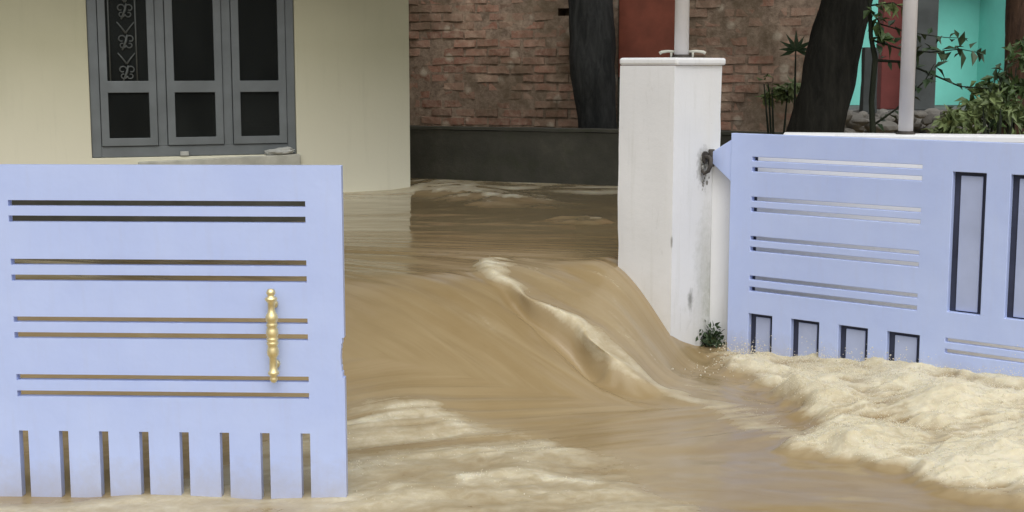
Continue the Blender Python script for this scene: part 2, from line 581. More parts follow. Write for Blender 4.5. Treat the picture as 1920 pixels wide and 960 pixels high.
CREST = [(-.184, 7.303), (-.06, 6.9), (.08, 6.62), (.28, 6.46), (.5, 6.32), (.72, 6.15), (.95, 5.88), (1.235, 5.43), (1.38, 5.2)]
CREST = spline(CREST, 5)
CREST2 = [(.33, 7.36), (.45, 6.98), (.62, 6.66), (.86, 6.42), (1.03, 6.15), (1.21, 5.7)]
CREST2 = spline(CREST2, 4)
RIGHT = [(1.05, 7.20), (1.10, 6.85), (1.14, 6.56), (1.19, 6.28), (1.26, 6.0), (1.27, 5.64), (1.10, 5.31), (1.22, 5.16), (1.465, 5.0), (1.50, 4.80), (1.62, 4.77), (1.80, 4.65), (1.95, 4.60), (3.4, 4.9), (3.2, 6.2), (2.53, 6.7), (2.0, 6.95), (1.17, 7.40)]
LEFT = [(-.69, 5.65), (-.544, 5.76), (-.294, 5.75), (-.135, 5.68), (.088, 5.55), (.273, 5.31), (.48, 5.06), (.56, 4.75), (.65, 4.4), (.6, 3.9), (-3, 3.9), (-3, 4.6), (-1.2, 4.75), (-1.0, 5.54)]
BACK = [(-.86, 12.3), (-.62, 11.8), (-.478, 11.3), (-.252, 10.95), (0, 10.5), (.32, 10.45), (.6, 10.5)]
BACK2 = [(.32, 9.40), (.66, 9.05)]
L1 = [(-.75, 5.46), (-.60, 5.54), (-.45, 5.66), (-.358, 5.69), (-.244, 5.62), (-.12, 5.45)]
L2 = [(-.25, 4.85), (-.1, 4.93), (.0, 4.965), (.10, 4.93), (.25, 4.86), (.50, 4.74)]
L3 = [(-.75, 5.16), (-.55, 5.17), (-.36, 5.24), (-.21, 5.31), (-.03, 5.22), (.2, 5.16)]
L4 = [(-.72, 4.92), (-.5, 4.88), (-.33, 4.80), (-.2, 4.72)]
MID = [(-.62, 6.75), (-.38, 6.62), (-.2, 6.45), (-.05, 6.2)]

def water_surface(x, y):
    z = base_level(x, y)
    foam = np.zeros(x.shape)
    # broad swell and current streaks
    far = sstep(7.2, 8.6, y)
    th = np.interp(y, [4.4, 5.2, 6.0, 7.5, 9.0], [R(-8), R(-22), R(-50), R(-42), R(-10)])
    al = np.cos(th) * x + np.sin(th) * y
    ac = -np.sin(th) * x + np.cos(th) * y
    z = z + .010 * fbm(al * .9, ac * 3.2, 3) * (1 - far)
    z = z + far * (.008 * fbm(x * .8 + 4, y * 1.4, 2) + .002 * fbm(x * 3.0, y * 6, 2))
    # the shear wave that peels off the pillar: a ragged step, higher on the pillar side
    near_ = (x > -.8) & (x < 2.2) & (y > 4.6) & (y < 8.2)
    xs, ys = x[near_], y[near_]
    wob = .060 * fbm(xs * 2.4 + 3, ys * 2.4, 2) + .016 * fbm(xs * 6, ys * 6, 2)
    d, sg, p = polydist(xs + wob, ys + wob, CREST)
    sd_ = d * sg                                            # positive = pillar side
    env = sstep(0, .06, p) * (1 - sstep(.45, .72, p) * .85)
    A = .030 + .045 * np.exp(-((p - .40) / .12) ** 2)
    prof = np.where(sd_ > 0, .62 * np.exp(-(sd_ / .34) ** 2) + .38 * np.exp(-(sd_ / .07) ** 2), np.exp(-(sd_ / .055) ** 2))
    prof = prof - .95 * np.exp(-((sd_ + .11) / .06) ** 2) * np.exp(-((p - .42) / .13) ** 2)
    a2, c2_ = al[near_], ac[near_]
    rag = np.clip(fbm(a2 * 5, c2_ * 9, 3), -.8, .8)
    wid = .045 + .035 * np.exp(-((p - .12) / .10) ** 2) + .085 * sstep(.45, .75, p)
    fr = np.exp(-((sd_ - .012 - .03 * sstep(.4, .7, p)) / (wid * (1 + .5 * rag))) ** 2) * (1 - .42 * sstep(.42, .7, p)) * (1 - sstep(.88, 1, p)) * sstep(0, .06, p) * (.85 + .35 * rag)
    tong = np.exp(-((sd_ - .20) / .20) ** 2) * env * .26 * (sd_ > 0)
    d2, s2, p2 = polydist(xs + wob, ys + wob, CREST2)
    e2 = sstep(0, .15, p2) * (1 - sstep(.7, 1, p2))
    z[near_] += A * env * prof + .012 * np.exp(-(d2 / .12) ** 2) * e2
    ff = np.maximum(np.maximum(.85 * np.clip(fr, 0, 1), tong), .30 * np.exp(-(d2 / .10) ** 2) * e2 * (.8 + .6 * rag))
    foam[near_] = np.maximum(foam[near_], ff)
    # pile-up on the upstream side of the pillar
    z = z + .02 * np.exp(-(((x - .50) / .14) ** 2 + ((y - 7.2) / .22) ** 2))
    # boiling foam under the right-hand gate
    m = polymask(x + .05 * fbm(x * 4, y * 4, 4), y + .05 * fbm(x * 4 + 9, y * 4, 4), RIGHT, .09)
    def puff(u, v): return np.sqrt(perlin(u, v) ** 2 + .015) - .12
    lump = puff(x * 1.9 + 2, y * 2.3) + .5 * puff(x * 4.1 + 7, y * 4.6 + 3) + .22 * puff(al * 8 + 1, ac * 11)
    fine = fbm(al * 7, ac * 14, 4, .6)
    splash = np.clip(perlin(x * 6.5 + 11, y * 6.5), 0, 1) ** 1.6
    z = z + m * (.014 + .095 * lump + .007 * fine + .045 * splash + .006 * fbm(x * 18, y * 18, 3))
    near = np.exp(-((x - 2.1) / .9) ** 2) * np.exp(-((y - 6.1) / .55) ** 2)
    z = z + m * .05 * near
    foam = np.maximum(foam, m * np.clip(.40 + 1.5 * lump + .34 * fine + .4 * splash + .25 * fbm(x * 1.3 + 3, y * 1.3, 2), .05, 1))
    lip = np.exp(-((m - .5) / .28) ** 2) * sstep(4.4, 4.8, y)
    z = z + .012 * lip * (.6 + .6 * fbm(x * 5, y * 5, 2))
    # milky jump in the left foreground
    ml = polymask(x + .09 * fbm(x * 3, y * 3, 4), y + .06 * fbm(x * 3 + 5, y * 3, 4), LEFT, .16)
    ms = fbm(al * 1.5 + 3, ac * 3.6, 5, .52)
    z = z + ml * (.020 * billow(al * 1.6, ac * 4, 2, .4) + .009 * ms)
    foam = np.maximum(foam, ml * np.clip(.50 + .26 * ms, 0.1, .8))
    for P_, w, a, hgt in ((L1, .075, .85, .016), (L2, .065, .95, .016), (L3, .08, .55, .008), (L4, .06, .6, .008)):
        wob2 = .03 * fbm(x * 6 + 2, y * 6, 3)
        dd, ss, pp = polydist(x + wob2, y + wob2 * .7, P_)
        e = sstep(0, .12, pp) * (1 - sstep(.82, 1, pp))
        z = z + hgt * np.exp(-(dd / (w * 1.1)) ** 2) * e
        foam = np.maximum(foam, a * np.exp(-(dd / w) ** 2) * e * np.clip(.75 + .6 * fbm(al * 4, ac * 12, 4), .2, 1))
    # streaks on the smooth tongue and in the yard behind
    dd, ss, pp = polydist(x, y, MID)
    foam = np.maximum(foam, .28 * np.exp(-(dd / .16) ** 2) * np.clip(.3 + 1.2 * fbm(al * 2, ac * 9, 4), 0, 1))
    for P_, w, a, hgt in ((BACK, .24, 1.0, .05), (BACK2, .12, .6, .02)):
        wob2 = .10 * fbm(x * 3 + 2, y * 3, 4)
        dd, ss, pp = polydist(x + wob2, y + wob2, P_)
        e = sstep(0, .1, pp) * (1 - sstep(.75, 1, pp))
        z = z + hgt * np.exp(-(dd / (w * 1.2)) ** 2) * e
        foam = np.maximum(foam, a * np.exp(-(dd / w) ** 2) * e * np.clip(.5 + .9 * fbm(x * 5, y * 5, 4), 0, 1))
    ba = sstep(10.2, 11.2, y) * (1 - sstep(13.5, 15, y)) * np.exp(-((x) / 3.0) ** 2)
    foam = np.maximum(foam, ba * np.clip(.38 + .6 * fbm(x * 1.6, y * 2.6, 4), 0, .8))
    return z, np.clip(foam, 0, 1), al, ac

def axis(knots):
    """knots: (position, step) -> increasing coordinates with smoothly changing step"""
    out = [knots[0][0]]
    ks = [k[0] for k in knots]; st = [k[1] for k in knots]
    while out[-1] < ks[-1]:
        out.append(out[-1] + float(np.interp(out[-1], ks, st)))
    return np.array(out)

gx = axis([(-90, 12), (-12, 1.5), (-3.2, .09), (-1.8, .02), (-.9, .0125), (2.3, .0125), (3.0, .02), (4.5, .12), (14, 1.6), (90, 12)])
gy = axis([(-30, 8), (0, .7), (3.6, .04), (4.3, .011), (6.6, .012), (7.6, .018), (9.5, .035), (13, .06), (18, .4), (40, 4), (110, 12)])
X, Y = np.meshgrid(gx, gy)
Zw, Fm, AL, AC = water_surface(X, Y)
# the lip of the shear wave curls over its own hollow in two places
inr = (X > -.6) & (X < 1.6) & (Y > 5) & (Y < 7.8)
_d, _s, _p = polydist(X[inr], Y[inr], CREST)
_q = _d * _s
_k = (.085 * np.exp(-((_p - .44) / .045) ** 2) + .05 * np.exp(-((_p - .28) / .035) ** 2)) * np.exp(-((_q - .035) / .05) ** 2)
_dn = (.05 * np.exp(-((_p - .44) / .06) ** 2) + .03 * np.exp(-((_p - .28) / .05) ** 2)) * np.exp(-((_q + .06) / .045) ** 2)
X0, Y0 = X.copy(), Y.copy()
X[inr] -= .82 * _k; Y[inr] -= .57 * _k; Zw[inr] -= _dn
nx, ny = len(gx), len(gy)
verts = np.stack([X, Y, Zw], -1).reshape(-1, 3)
ii = np.arange(nx * ny).reshape(ny, nx)
quads = np.stack([ii[:-1, :-1], ii[:-1, 1:], ii[1:, 1:], ii[1:, :-1]], -1).reshape(-1, 4)
me = bpy.data.meshes.new('flood_water')
me.vertices.add(len(verts)); me.vertices.foreach_set('co', verts.astype(np.float32).ravel())
me.loops.add(quads.size); me.loops.foreach_set('vertex_index', quads.astype(np.int32).ravel())
me.polygons.add(len(quads))
me.polygons.foreach_set('loop_start', np.arange(0, quads.size, 4, dtype=np.int32))
me.polygons.foreach_set('loop_total', np.full(len(quads), 4, np.int32))
me.polygons.foreach_set('use_smooth', np.ones(len(quads), bool))
me.update(calc_edges=True)
me.validate()
a = me.attributes.new('foam', 'FLOAT', 'POINT'); a.data.foreach_set('value', Fm.astype(np.float32).ravel())
a = me.attributes.new('flow', 'FLOAT_VECTOR', 'POINT')
a.data.foreach_set('vector', np.stack([AL, AC, sstep(7.4, 9.0, Y0)], -1).astype(np.float32).ravel())
tag(link('flood_water', me, M['water']), kind='structure')

def wz(x, y):
    z, f, _, _ = water_surface(np.array([float(x)]), np.array([float(y)]))
    return float(z[0])

bm = bmesh.new()
box(bm, (-120, -60, -1.2), (120, 140, -.6))
tag(obj('ground', bm, M['soil']), kind='structure')

# froth: bubbles and flecks riding on the foam, and droplets thrown up against the gate
def flecks(name, label, pts, rad, col, rough):
    bm = bmesh.new()
    bmesh.ops.create_icosphere(bm, subdivisions=1, radius=1.0)
    bm.verts.ensure_lookup_table()
    V0 = np.array([v.co[:] for v in bm.verts]); F0 = np.array([[v.index for v in f.verts] for f in bm.faces])
    bm.free()
    n = len(pts)
    st = _rng.uniform(.6, 1.5, (n, 1, 3))
    V = (V0[None] * (rad[:, None, None] * st) * (1 + .25 * _rng.randn(n, len(V0), 1).clip(-1, 1)) + pts[:, None, :]).reshape(-1, 3)
    Fc = (F0[None] + (np.arange(n) * len(V0))[:, None, None]).reshape(-1, 3)
    me = bpy.data.meshes.new(name)
    me.from_pydata(V.tolist(), [], Fc.tolist())
    me.polygons.foreach_set('use_smooth', [True] * len(Fc))
    t = NT(name)
    t.color(t.ramp(t.noise(t.coords('Object'), 9, 4, .6), [(.3, tuple(c * .85 for c in col) + (1,)), (.7, col + (1,))]))
    t.rough(rough)
    return tag(link(name, me, t.m), label, 'froth', kind='stuff')
def scatter(n, x0, x1, y0, y1, thr, power=1.0):
    px_ = _rng.uniform(x0, x1, n); py_ = _rng.uniform(y0, y1, n)
    z_, f_, _, _ = water_surface(px_, py_)
    cl = .5 + .9 * fbm(px_ * 5, py_ * 5, 3)
    keep = _rng.uniform(0, 1, n) < np.clip((f_ - thr) / (1 - thr), 0, 1) ** power * np.clip(cl, .05, 1)
    return np.stack([px_, py_, z_], 1)[keep]
A_ = scatter(5000, 1.0, 2.9, 4.4, 7.3, .35)
u_ = (A_[:, 0] - 1.123) * math.sin(R(40)) + (A_[:, 1] - 7.12) * math.cos(R(40))
A_ = A_[u_ < -.012]
A_[:, 2] += np.abs(_rng.randn(len(A_))) * .014 - .002
r_ = _rng.uniform(.0008, .0026, len(A_))
B_ = scatter(5000, -.9, 1.4, 4.3, 7.5, .45, 1.3)
B_[:, 2] += .0005
rb_ = _rng.uniform(.0008, .0018, len(B_))
def mist(n, x0, x1, y0, y1, thr, hgt, power):
    P_ = scatter(n, x0, x1, y0, y1, thr, power)
    puffs = .35 + 1.1 * np.clip(fbm(P_[:, 0] * 3.3 + 5, P_[:, 1] * 3.3, 3), 0, 1.5)
    gd = -((P_[:, 0] - 1.123) * math.sin(R(40)) + (P_[:, 1] - 7.12) * math.cos(R(40)))
    P_[:, 2] += _rng.exponential(1, len(P_)) * hgt * puffs * (1 + 1.3 * np.exp(-(gd / .16) ** 2))
    return P_
def clear_of_gate(P_):
    u_ = (P_[:, 0] - 1.123) * math.sin(R(40)) + (P_[:, 1] - 7.12) * math.cos(R(40))
    return P_[u_ < -.008]
MI = np.concatenate([clear_of_gate(mist(90000, 1.0, 3.0, 4.5, 7.3, .30, .016, .8)), mist(9000, -.25, 1.2, 5.4, 7.4, .5, .007, 1.2), mist(14000, -.8, .6, 4.4, 5.9, .5, .005, 1.2)])
O_ = np.array([(1, 0, 0), (-1, 0, 0), (0, 1, 0), (0, -1, 0), (0, 0, 1), (0, 0, -1)], float)
OF = np.array([(0, 2, 4), (2, 1, 4), (1, 3, 4), (3, 0, 4), (2, 0, 5), (1, 2, 5), (3, 1, 5), (0, 3, 5)])
nm = len(MI)
Vm = (O_[None] * _rng.uniform(.0006, .0021, (nm, 1, 1)) * _rng.uniform(.7, 1.6, (nm, 1, 3)) + MI[:, None, :]).reshape(-1, 3)
Fq = (OF[None] + (np.arange(nm) * 6)[:, None, None]).reshape(-1, 3).astype(np.int32)
me = bpy.data.meshes.new('spray_mist')
me.vertices.add(len(Vm)); me.vertices.foreach_set('co', Vm.astype(np.float32).ravel())
me.loops.add(Fq.size); me.loops.foreach_set('vertex_index', Fq.ravel())
me.polygons.add(len(Fq)); me.polygons.foreach_set('loop_start', np.arange(0, Fq.size, 3, dtype=np.int32))
me.polygons.foreach_set('loop_total', np.full(len(Fq), 3, np.int32))
me.polygons.foreach_set('use_smooth', np.ones(len(Fq), bool))
me.update(calc_edges=True)
t = NT('fine_spray'); t.color((.80, .75, .60, 1)); t.rough(.5)
tag(link('spray_mist', me, t.m), 'fine pale spray hanging over the churning foam below the right gate', 'spray', kind='stuff')
print('mist', nm)
S_ = []
BURST = [rnd(.05, 1.5) for _ in range(9)]
while len(S_) < 760:
    s_ = rnd(.02, 1.5) if random.random() < .45 else random.choice(BURST) + random.gauss(0, .03)
    o_ = abs(random.gauss(0, .22)) + .03
    x = 1.123 + .766 * s_ - .643 * o_; y = 7.12 - .643 * s_ - .766 * o_
    S_.append((x, y, wz(x, y) + abs(random.gauss(0, .04)) + .004))
S_ = np.array(S_)
flecks('foam_froth', 'pale tan froth flecks riding on the churning foam below the right gate', np.concatenate([A_, B_]), np.concatenate([r_, rb_]), (.74, .67, .49), .6)
flecks('spray_drops', 'pale spray droplets thrown up against the foot of the right gate', S_, _rng.uniform(.001, .0035, len(S_)), (.72, .66, .52), .3)

# ------------------------------------------------------------------ house
HO = Vector((-.847, 11.555, 0))
HZ = R(20)
house = empty('house', HO, HZ)
tag(house, 'cream painted house with a grey three-pane window standing in the flood', 'house')
WIN = (-2.54, -.95, .80, 2.42)
T = .23
bm = bmesh.new()
plate(bm, (-6.5, 0), (-.6, 2.9), [WIN], 0, T)
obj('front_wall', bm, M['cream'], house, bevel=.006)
bm = bmesh.new()
box(bm, (-T, T + .002, -.6), (0, 4.2, 2.898))
obj('side_wall', bm, M['cream'], house)
bm = bmesh.new()
box(bm, (-6.6, -.85, 2.902), (.30, 4.5, 3.04))
obj('roof_slab', bm, M['roof'], house, bevel=.01)
bm = bmesh.new()
vs = box(bm, (-2.95, -.60, 2.58), (-.55, -.002, 2.66))
obj('window_canopy', bm, M['cream'], house, bevel=.006)
bm = bmesh.new()                                            # dark room behind the window
plate(bm, (-3.4, -.4), (.3, 3.2), [], 2.4, 2.44)
box(bm, (-3.44, T + .01, .3), (-3.4, 2.4, 3.2)); box(bm, (-.4, T + .01, .3), (-.36, 2.4, 3.2))
box(bm, (-3.4, T + .01, .26), (-.4, 2.4, .3)); box(bm, (-3.4, T + .01, 3.2), (-.4, 2.4, 3.24))
obj('room_lining', bm, M['room'], house)
bm = bmesh.new()                                            # sill, its top a little uneven
vs = box(bm, (-2.20, -.045, .60), (-.93, .05, .792))
for v in vs:
    if v.co.z > .77: v.co.z += (.010 if v.co.x > -1.5 else -.026)
obj('window_sill', bm, M['sill'], house, bevel=.008)

win = None
bm = bmesh.new()                                            # outer frame with two posts
u0, u1, z0, z1 = WIN
e = .003
box(bm, (u0 + e, .02, z0 + e), (u0 + .075, .11, z1 - e))
box(bm, (u1 - .07, .02, z0 + e), (u1 - e, .11, z1 - e))
box(bm, (u0 + .075, .022, z0 + e), (u1 - .07, .108, z0 + .085))
box(bm, (u0 + .075, .022, z1 - .08), (u1 - .07, .108, z1 - e))
posts = [-2.0, -1.49]
for q in posts:
    box(bm, (q - .035, .024, z0 + .085), (q + .035, .106, z1 - .08))
win = obj('window', bm, M['frame'], house, bevel=.004)
cells = [(u0 + .075, posts[0] - .035), (posts[0] + .035, posts[1] - .035), (posts[1] + .035, u1 - .07)]
for ci, (a_, b_) in enumerate(cells):
    a_ += .004; b_ -= .004
    st = .060 if ci else .058
    lo, hi = z0 + .089, z1 - .084
    bm = bmesh.new()
    holes = [(a_ + st, b_ - st, z0 + .15, z0 + .50), (a_ + st, b_ - st, z0 + .59, hi - .07)]
    plate(bm, (a_, b_), (lo, hi), holes, .008, .05)
    obj('sash', bm, M['frame'], win, bevel=.004)
    for h in holes:
        bm = bmesh.new()
        box(bm, (h[0] - .008, .026, h[2] - .008), (h[1] + .008, .031, h[3] + .008))
        obj('pane', bm, M['glass'], win)
# ornamental iron grille behind the left upper pane: bars with scrolls
bm = bmesh.new()
a_, b_ = cells[0]
gy_ = .016
cxg = (a_ + b_) / 2 - .005
def scroll(c, sgn, r, z, zs):
    pts = []
    for k in range(13):
        th = k / 12 * R(300)
        rr = r * (1 - .55 * k / 12)
        pts.append((c + sgn * (r - rr * math.cos(th)), gy_, z + zs * rr * math.sin(th)))
    return pts
for q in (a_ + .085, cxg + .075):
    tube(bm, [(q, gy_, z0 + .585), (q, gy_, z1 - .15)], .0065, 6)
for k in range(5):
    zc = z0 + .66 + k * .235
    tube(bm, [(cxg - .03, gy_, zc - .07), (cxg + .0, gy_, zc), (cxg + .01, gy_, zc + .05)], [.006, .010, .006], 6)
    for sg in (-1, 1):
        tube(bm, scroll(cxg, sg, .032, zc + .015, 1), .0055, 5)
        tube(bm, scroll(cxg, sg, .026, zc - .03, -1), .005, 5)
        tube(bm, [(cxg, gy_, zc + .06), (cxg + sg * .028, gy_, zc + .10), (cxg + sg * .065, gy_, zc + .145)], [.008, .006, .005], 5)
obj('grille', bm, M['grille'], win, smooth=True)
bm = bmesh.new()
box(bm, (-1.875, -.012, .806), (-1.81, .006, .84))
obj('bolt_plate', bm, M['rag'], win, bevel=.003)

# pale wet lump of cloth left on the sill
bm = bmesh.new()
bmesh.ops.create_icosphere(bm, subdivisions=4, radius=1)
for v in bm.verts:
    n_ = mnoise.noise(v.co * 1.7) * .35 + mnoise.noise(v.co * 4.5) * .18 + mnoise.noise(v.co * 9) * .07
    v.co = Vector((v.co.x * .12 * (1 + n_), v.co.y * .035 * (1 + n_), max(v.co.z, -.55) * .032 * (1 + n_ * 1.3)))
o = obj('wet_cloth', bm, M['rag'], smooth=True)
o.location = HO + Matrix.Rotation(HZ, 3, 'Z') @ Vector((-1.08, -.012, .822))
o.rotation_euler = (0, R(-3), HZ)
tag(o, 'pale crumpled wet cloth lying at the right end of the window sill', 'cloth')

# ------------------------------------------------------------------ gates
SLOT_Z = [(1.027, 1.047), (.972, .994), (.823, .844), (.767, .789), (.622, .642), (.565, .587), (.417, .438), (.358, .380)]
def make_gate_left():
    g = empty('gate', (-.578, 4.688, -.12), R(-2.3))
    tag(g, 'lilac metal gate leaf with a brass pull handle and narrow upright slots', 'gate', 'lilac gate leaves')
    dz = .12
    W = 1.275
    holes = [(-1.151, -.125, a + dz, b + dz) for a, b in SLOT_Z]
    for i in range(8):
        u = -1.152 + i * .1421
        holes.append((u, u + .033, -.06 + dz, .236 + dz))
    # bent and rusted-through nick in the free edge
    for k in range(7):
        z = .435 + k * .020
        dpt = .013 * math.sin((k + 1) / 8 * math.pi) ** .7
        holes.append((-dpt, .01, z + dz, z + .020 + dz))
    bm = bmesh.new()
    plate(bm, (-W, 0), (0, 1.168 + dz), holes, 0, .034)
    obj('panel', bm, M['gate'], g, bevel=.0035)
    bm = bmesh.new()
    box(bm, (-.016, .009, .43 + dz), (-.0135, .025, .57 + dz))
    obj('edge_rust', bm, M['rust'], g)
    # turned brass pull
    prof = [(.001, .158), (.010, .156), (.0145, .149), (.0155, .142), (.011, .135), (.0135, .131), (.0205, .127), (.0215, .122), (.018, .117), (.0125, .111), (.0118, .092), (.0135, .080),
            (.019, .071), (.0215, .062), (.0205, .052), (.0150, .046), (.0185, .041), (.0190, .034), (.0160, .030), (.0195, .022), (.0215, .010), (.0205, .002), (.0165, -.003), (.0200, -.007), (.0200, -.013), (.0165, -.017), (.0200, -.021), (.0200, -.027), (.0160, -.032),
            (.0180, -.040), (.0205, -.051), (.0195, -.062), (.0150, -.069), (.0125, -.075), (.0135, -.100), (.0140, -.115), (.0185, -.120), (.0195, -.125), (.0165, -.130), (.0100, -.135), (.0130, -.141), (.0135, -.147), (.009, -.154), (.001, -.158)]
    bm = bmesh.new()
    lathe(bm, [(r, z * 1.04) for r, z in prof[::-1]], 24, (0, 0, 0))
    h = obj('handle', bm, M['brass'], g, smooth=True)
    h.location = (-.2395, -.040, .588 + dz)
    h.rotation_euler = (0, R(-.6), 0)
    for z in (.105, -.105):
        bm = bmesh.new()
        lathe(bm, [(.0075, 0), (.0075, .024), (.015, .025), (.016, .0395)], 14)
        q = obj('mount', bm, M['brass'], h, smooth=True)
        q.location = (0, 0, z); q.rotation_euler = (R(-90), 0, 0)
    return g
make_gate_left()

def make_gate_right():
    g = empty('gate', (1.123, 7.12, -.12), R(-40))
    tag(g, 'lilac metal gate leaf hung on the white pillar, with wide upright openings above churning foam', 'gate', 'lilac gate leaves')
    dz = .12
    W = 2.05
    holes = [(.125, 1.03, a + dz, b + dz) for a, b in SLOT_Z]
    low = [(.125, .262), (.37, .526), (.631, .786), (.886, 1.05)]
    for a, b in low: holes.append((a, b, .0 + dz, .241 + dz))
    tall = [(1.178, 1.335), (1.447, 1.604), (1.716, 1.873)]
    for a, b in tall: holes.append((a, b, .37 + dz, 1.022 + dz))
    holes += [(1.175, 1.90, .226 + dz, .245 + dz), (1.175, 1.90, .173 + dz, .193 + dz)]
    bm = bmesh.new()
    plate(bm, (0, W), (0, 1.163 + dz), holes, 0, .034)
    obj('panel', bm, M['gate'], g, bevel=.0035)
    # set-back slats in the wide openings, with dark sheets behind standing for the shadow round them
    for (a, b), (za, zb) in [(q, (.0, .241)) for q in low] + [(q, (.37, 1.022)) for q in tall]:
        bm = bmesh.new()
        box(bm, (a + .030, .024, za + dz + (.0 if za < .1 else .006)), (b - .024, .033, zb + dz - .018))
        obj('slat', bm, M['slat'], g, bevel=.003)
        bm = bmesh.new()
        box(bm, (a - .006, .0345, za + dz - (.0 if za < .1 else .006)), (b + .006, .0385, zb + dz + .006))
        obj('slat_shadow', bm, M['gate_shadow'], g)
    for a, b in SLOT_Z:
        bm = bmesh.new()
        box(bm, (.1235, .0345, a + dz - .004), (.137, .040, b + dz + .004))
        obj('slot_end_shadow', bm, M['gate_shadow'], g)  # dark plate standing for the shadow at the slot's left end
    # tapered hinge arm reaching to the pillar
    bm = bmesh.new()
    lo = [bm.verts.new(p) for p in ((0.0, .004, .915 + dz), (0.0, .030, .915 + dz), (0.0, .030, 1.13 + dz), (0.0, .004, 1.13 + dz))]
    hi = [bm.verts.new(p) for p in ((-.118, .008, 1.005 + dz), (-.118, .028, 1.005 + dz), (-.118, .028, 1.062 + dz), (-.118, .008, 1.062 + dz))]
    for k in range(4):
        bm.faces.new((lo[k], lo[(k + 1) % 4], hi[(k + 1) % 4], hi[k]))
    bm.faces.new(lo[::-1]); bm.faces.new(hi)
    arm = obj('hinge_arm', bm, M['gate'], g, bevel=.003)
    bm = bmesh.new()
    tube(bm, [(-.125, .016, .985 + dz), (-.125, .016, 1.075 + dz)], .016, 12)
    obj('hinge_barrel', bm, M['rust'], arm, smooth=True, bevel=.003)
    return g
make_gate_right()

# ------------------------------------------------------------------ white pillar and low boundary wall
PZ = R(-40)
PC = Vector((.81, 6.97, 0))
pu = Vector((math.cos(PZ), math.sin(PZ), 0)); pv = Vector((-math.sin(PZ), math.cos(PZ), 0))
pillar = empty('gate_pillar', PC, PZ)
tag(pillar, 'white plastered gate pillar with a flat cap and a rusty hinge hook', 'pillar')
def rough_box(bm, lo, hi, step, amp):
    """box with subdivided, slightly uneven faces"""
    vs = box(bm, lo, hi)
    L = max(abs(hi[i] - lo[i]) for i in range(3))
    for _ in range(5):
        long = [e_ for e_ in bm.edges if e_.calc_length() > step]
        if not long: break
        bmesh.ops.subdivide_edges(bm, edges=long, cuts=1, use_grid_fill=True)
    for v in bm.verts:
        q = v.co
        v.co = q + Vector((mnoise.noise(q * 4) + .5 * mnoise.noise(q * 11), mnoise.noise(q * 4 + Vector((9, 0, 0))) + .5 * mnoise.noise(q * 11 + Vector((9, 0, 0))), 0)) * amp
bm = bmesh.new()
box(bm, (-.336, 0, -.6), (0, .446, 1.505))
bmesh.ops.subdivide_edges(bm, edges=bm.edges[:], cuts=24, use_grid_fill=True)
for v in bm.verts:
    q = v.co.copy()
    ed = (abs(q.x) < .02 or abs(q.x + .336) < .02) and (q.y < .02 or q.y > .43)
    k = .0035 * mnoise.noise(q * 3.1) + .0022 * mnoise.noise(q * 9) + (.004 * min(0, mnoise.noise(q * 13) - .05) if ed else 0)
    c0 = Vector((-.168, .223, q.z))
    v.co = q + (q - c0).normalized() * k * 1.6
o = obj('shaft', bm, M['pillar'], pillar, smooth=True)
o.data.set_sharp_from_angle(angle=R(35))
bm = bmesh.new()
box(bm, (-.339, -.003, 1.507), (.018, .462, 1.545))
obj('cap', bm, M['white'], pillar, bevel=.012)
# hinge hook and the iron plate behind it
bm = bmesh.new()
hb = [(0.0, .29, 1.035), (.028, .29, 1.038), (.045, .285, 1.025), (.047, .278, .995), (.040, .268, .965), (.018, .262, .952), (.006, .266, .972)]
tube(bm, hb, [.011, .011, .011, .011, .010, .009, .007], 8)
tube(bm, [(.002, .29, 1.035), (.009, .29, 1.035)], .032, 10)
obj('hinge_hook', bm, M['rust'], pillar, smooth=False)
# soot-like rust stain round the hook: real thin crust
t = NT('rust_stain')
v = t.coords('Object')
t.color(t.ramp(t.noise(v, 26, 6, .7), [(.35, (.07, .07, .06, 1)), (.62, (.45, .45, .42, 1))])); t.rough(.9)
bm = bmesh.new()
for k in range(26):
    yy = .285 + random.gauss(0, .020); zz = .985 + random.gauss(0, .045) - .01
    r = rnd(.004, .012)
    s = bmesh.ops.create_icosphere(bm, subdivisions=1, radius=r)
    for v_ in s['verts']: v_.co = Vector((v_.co.x * .18 + .003, v_.co.y + yy, v_.co.z * rnd(1, 1.6) + zz))
obj('rust_crust', bm, t.m, pillar, smooth=True)

WZ = R(-13)
WP = PC + pv * .365 + pu * .002
wall = empty('boundary_wall', WP, WZ)
tag(wall, 'low white plastered boundary wall running behind the open right gate', 'wall')
bm = bmesh.new()
prof = [(0, -.6), (4.2, -.6), (4.2, 1.118), (.34, 1.118), (.30, 1.062), (0, 1.055)]
fr_ = [bm.verts.new((x, 0, z)) for x, z in prof]; bk = [bm.verts.new((x, .16, z)) for x, z in prof]
bm.faces.new(fr_); bm.faces.new(bk[::-1])
for k in range(len(prof)):
    bm.faces.new((fr_[k], fr_[(k + 1) % 6], bk[(k + 1) % 6], bk[k]))
obj('wall_body', bm, M['white'], wall, bevel=.008)
bm = bmesh.new()
box(bm, (.36, -.02, 1.1205), (4.2, .18, 1.158))
obj('coping', bm, M['white'], wall, bevel=.008)

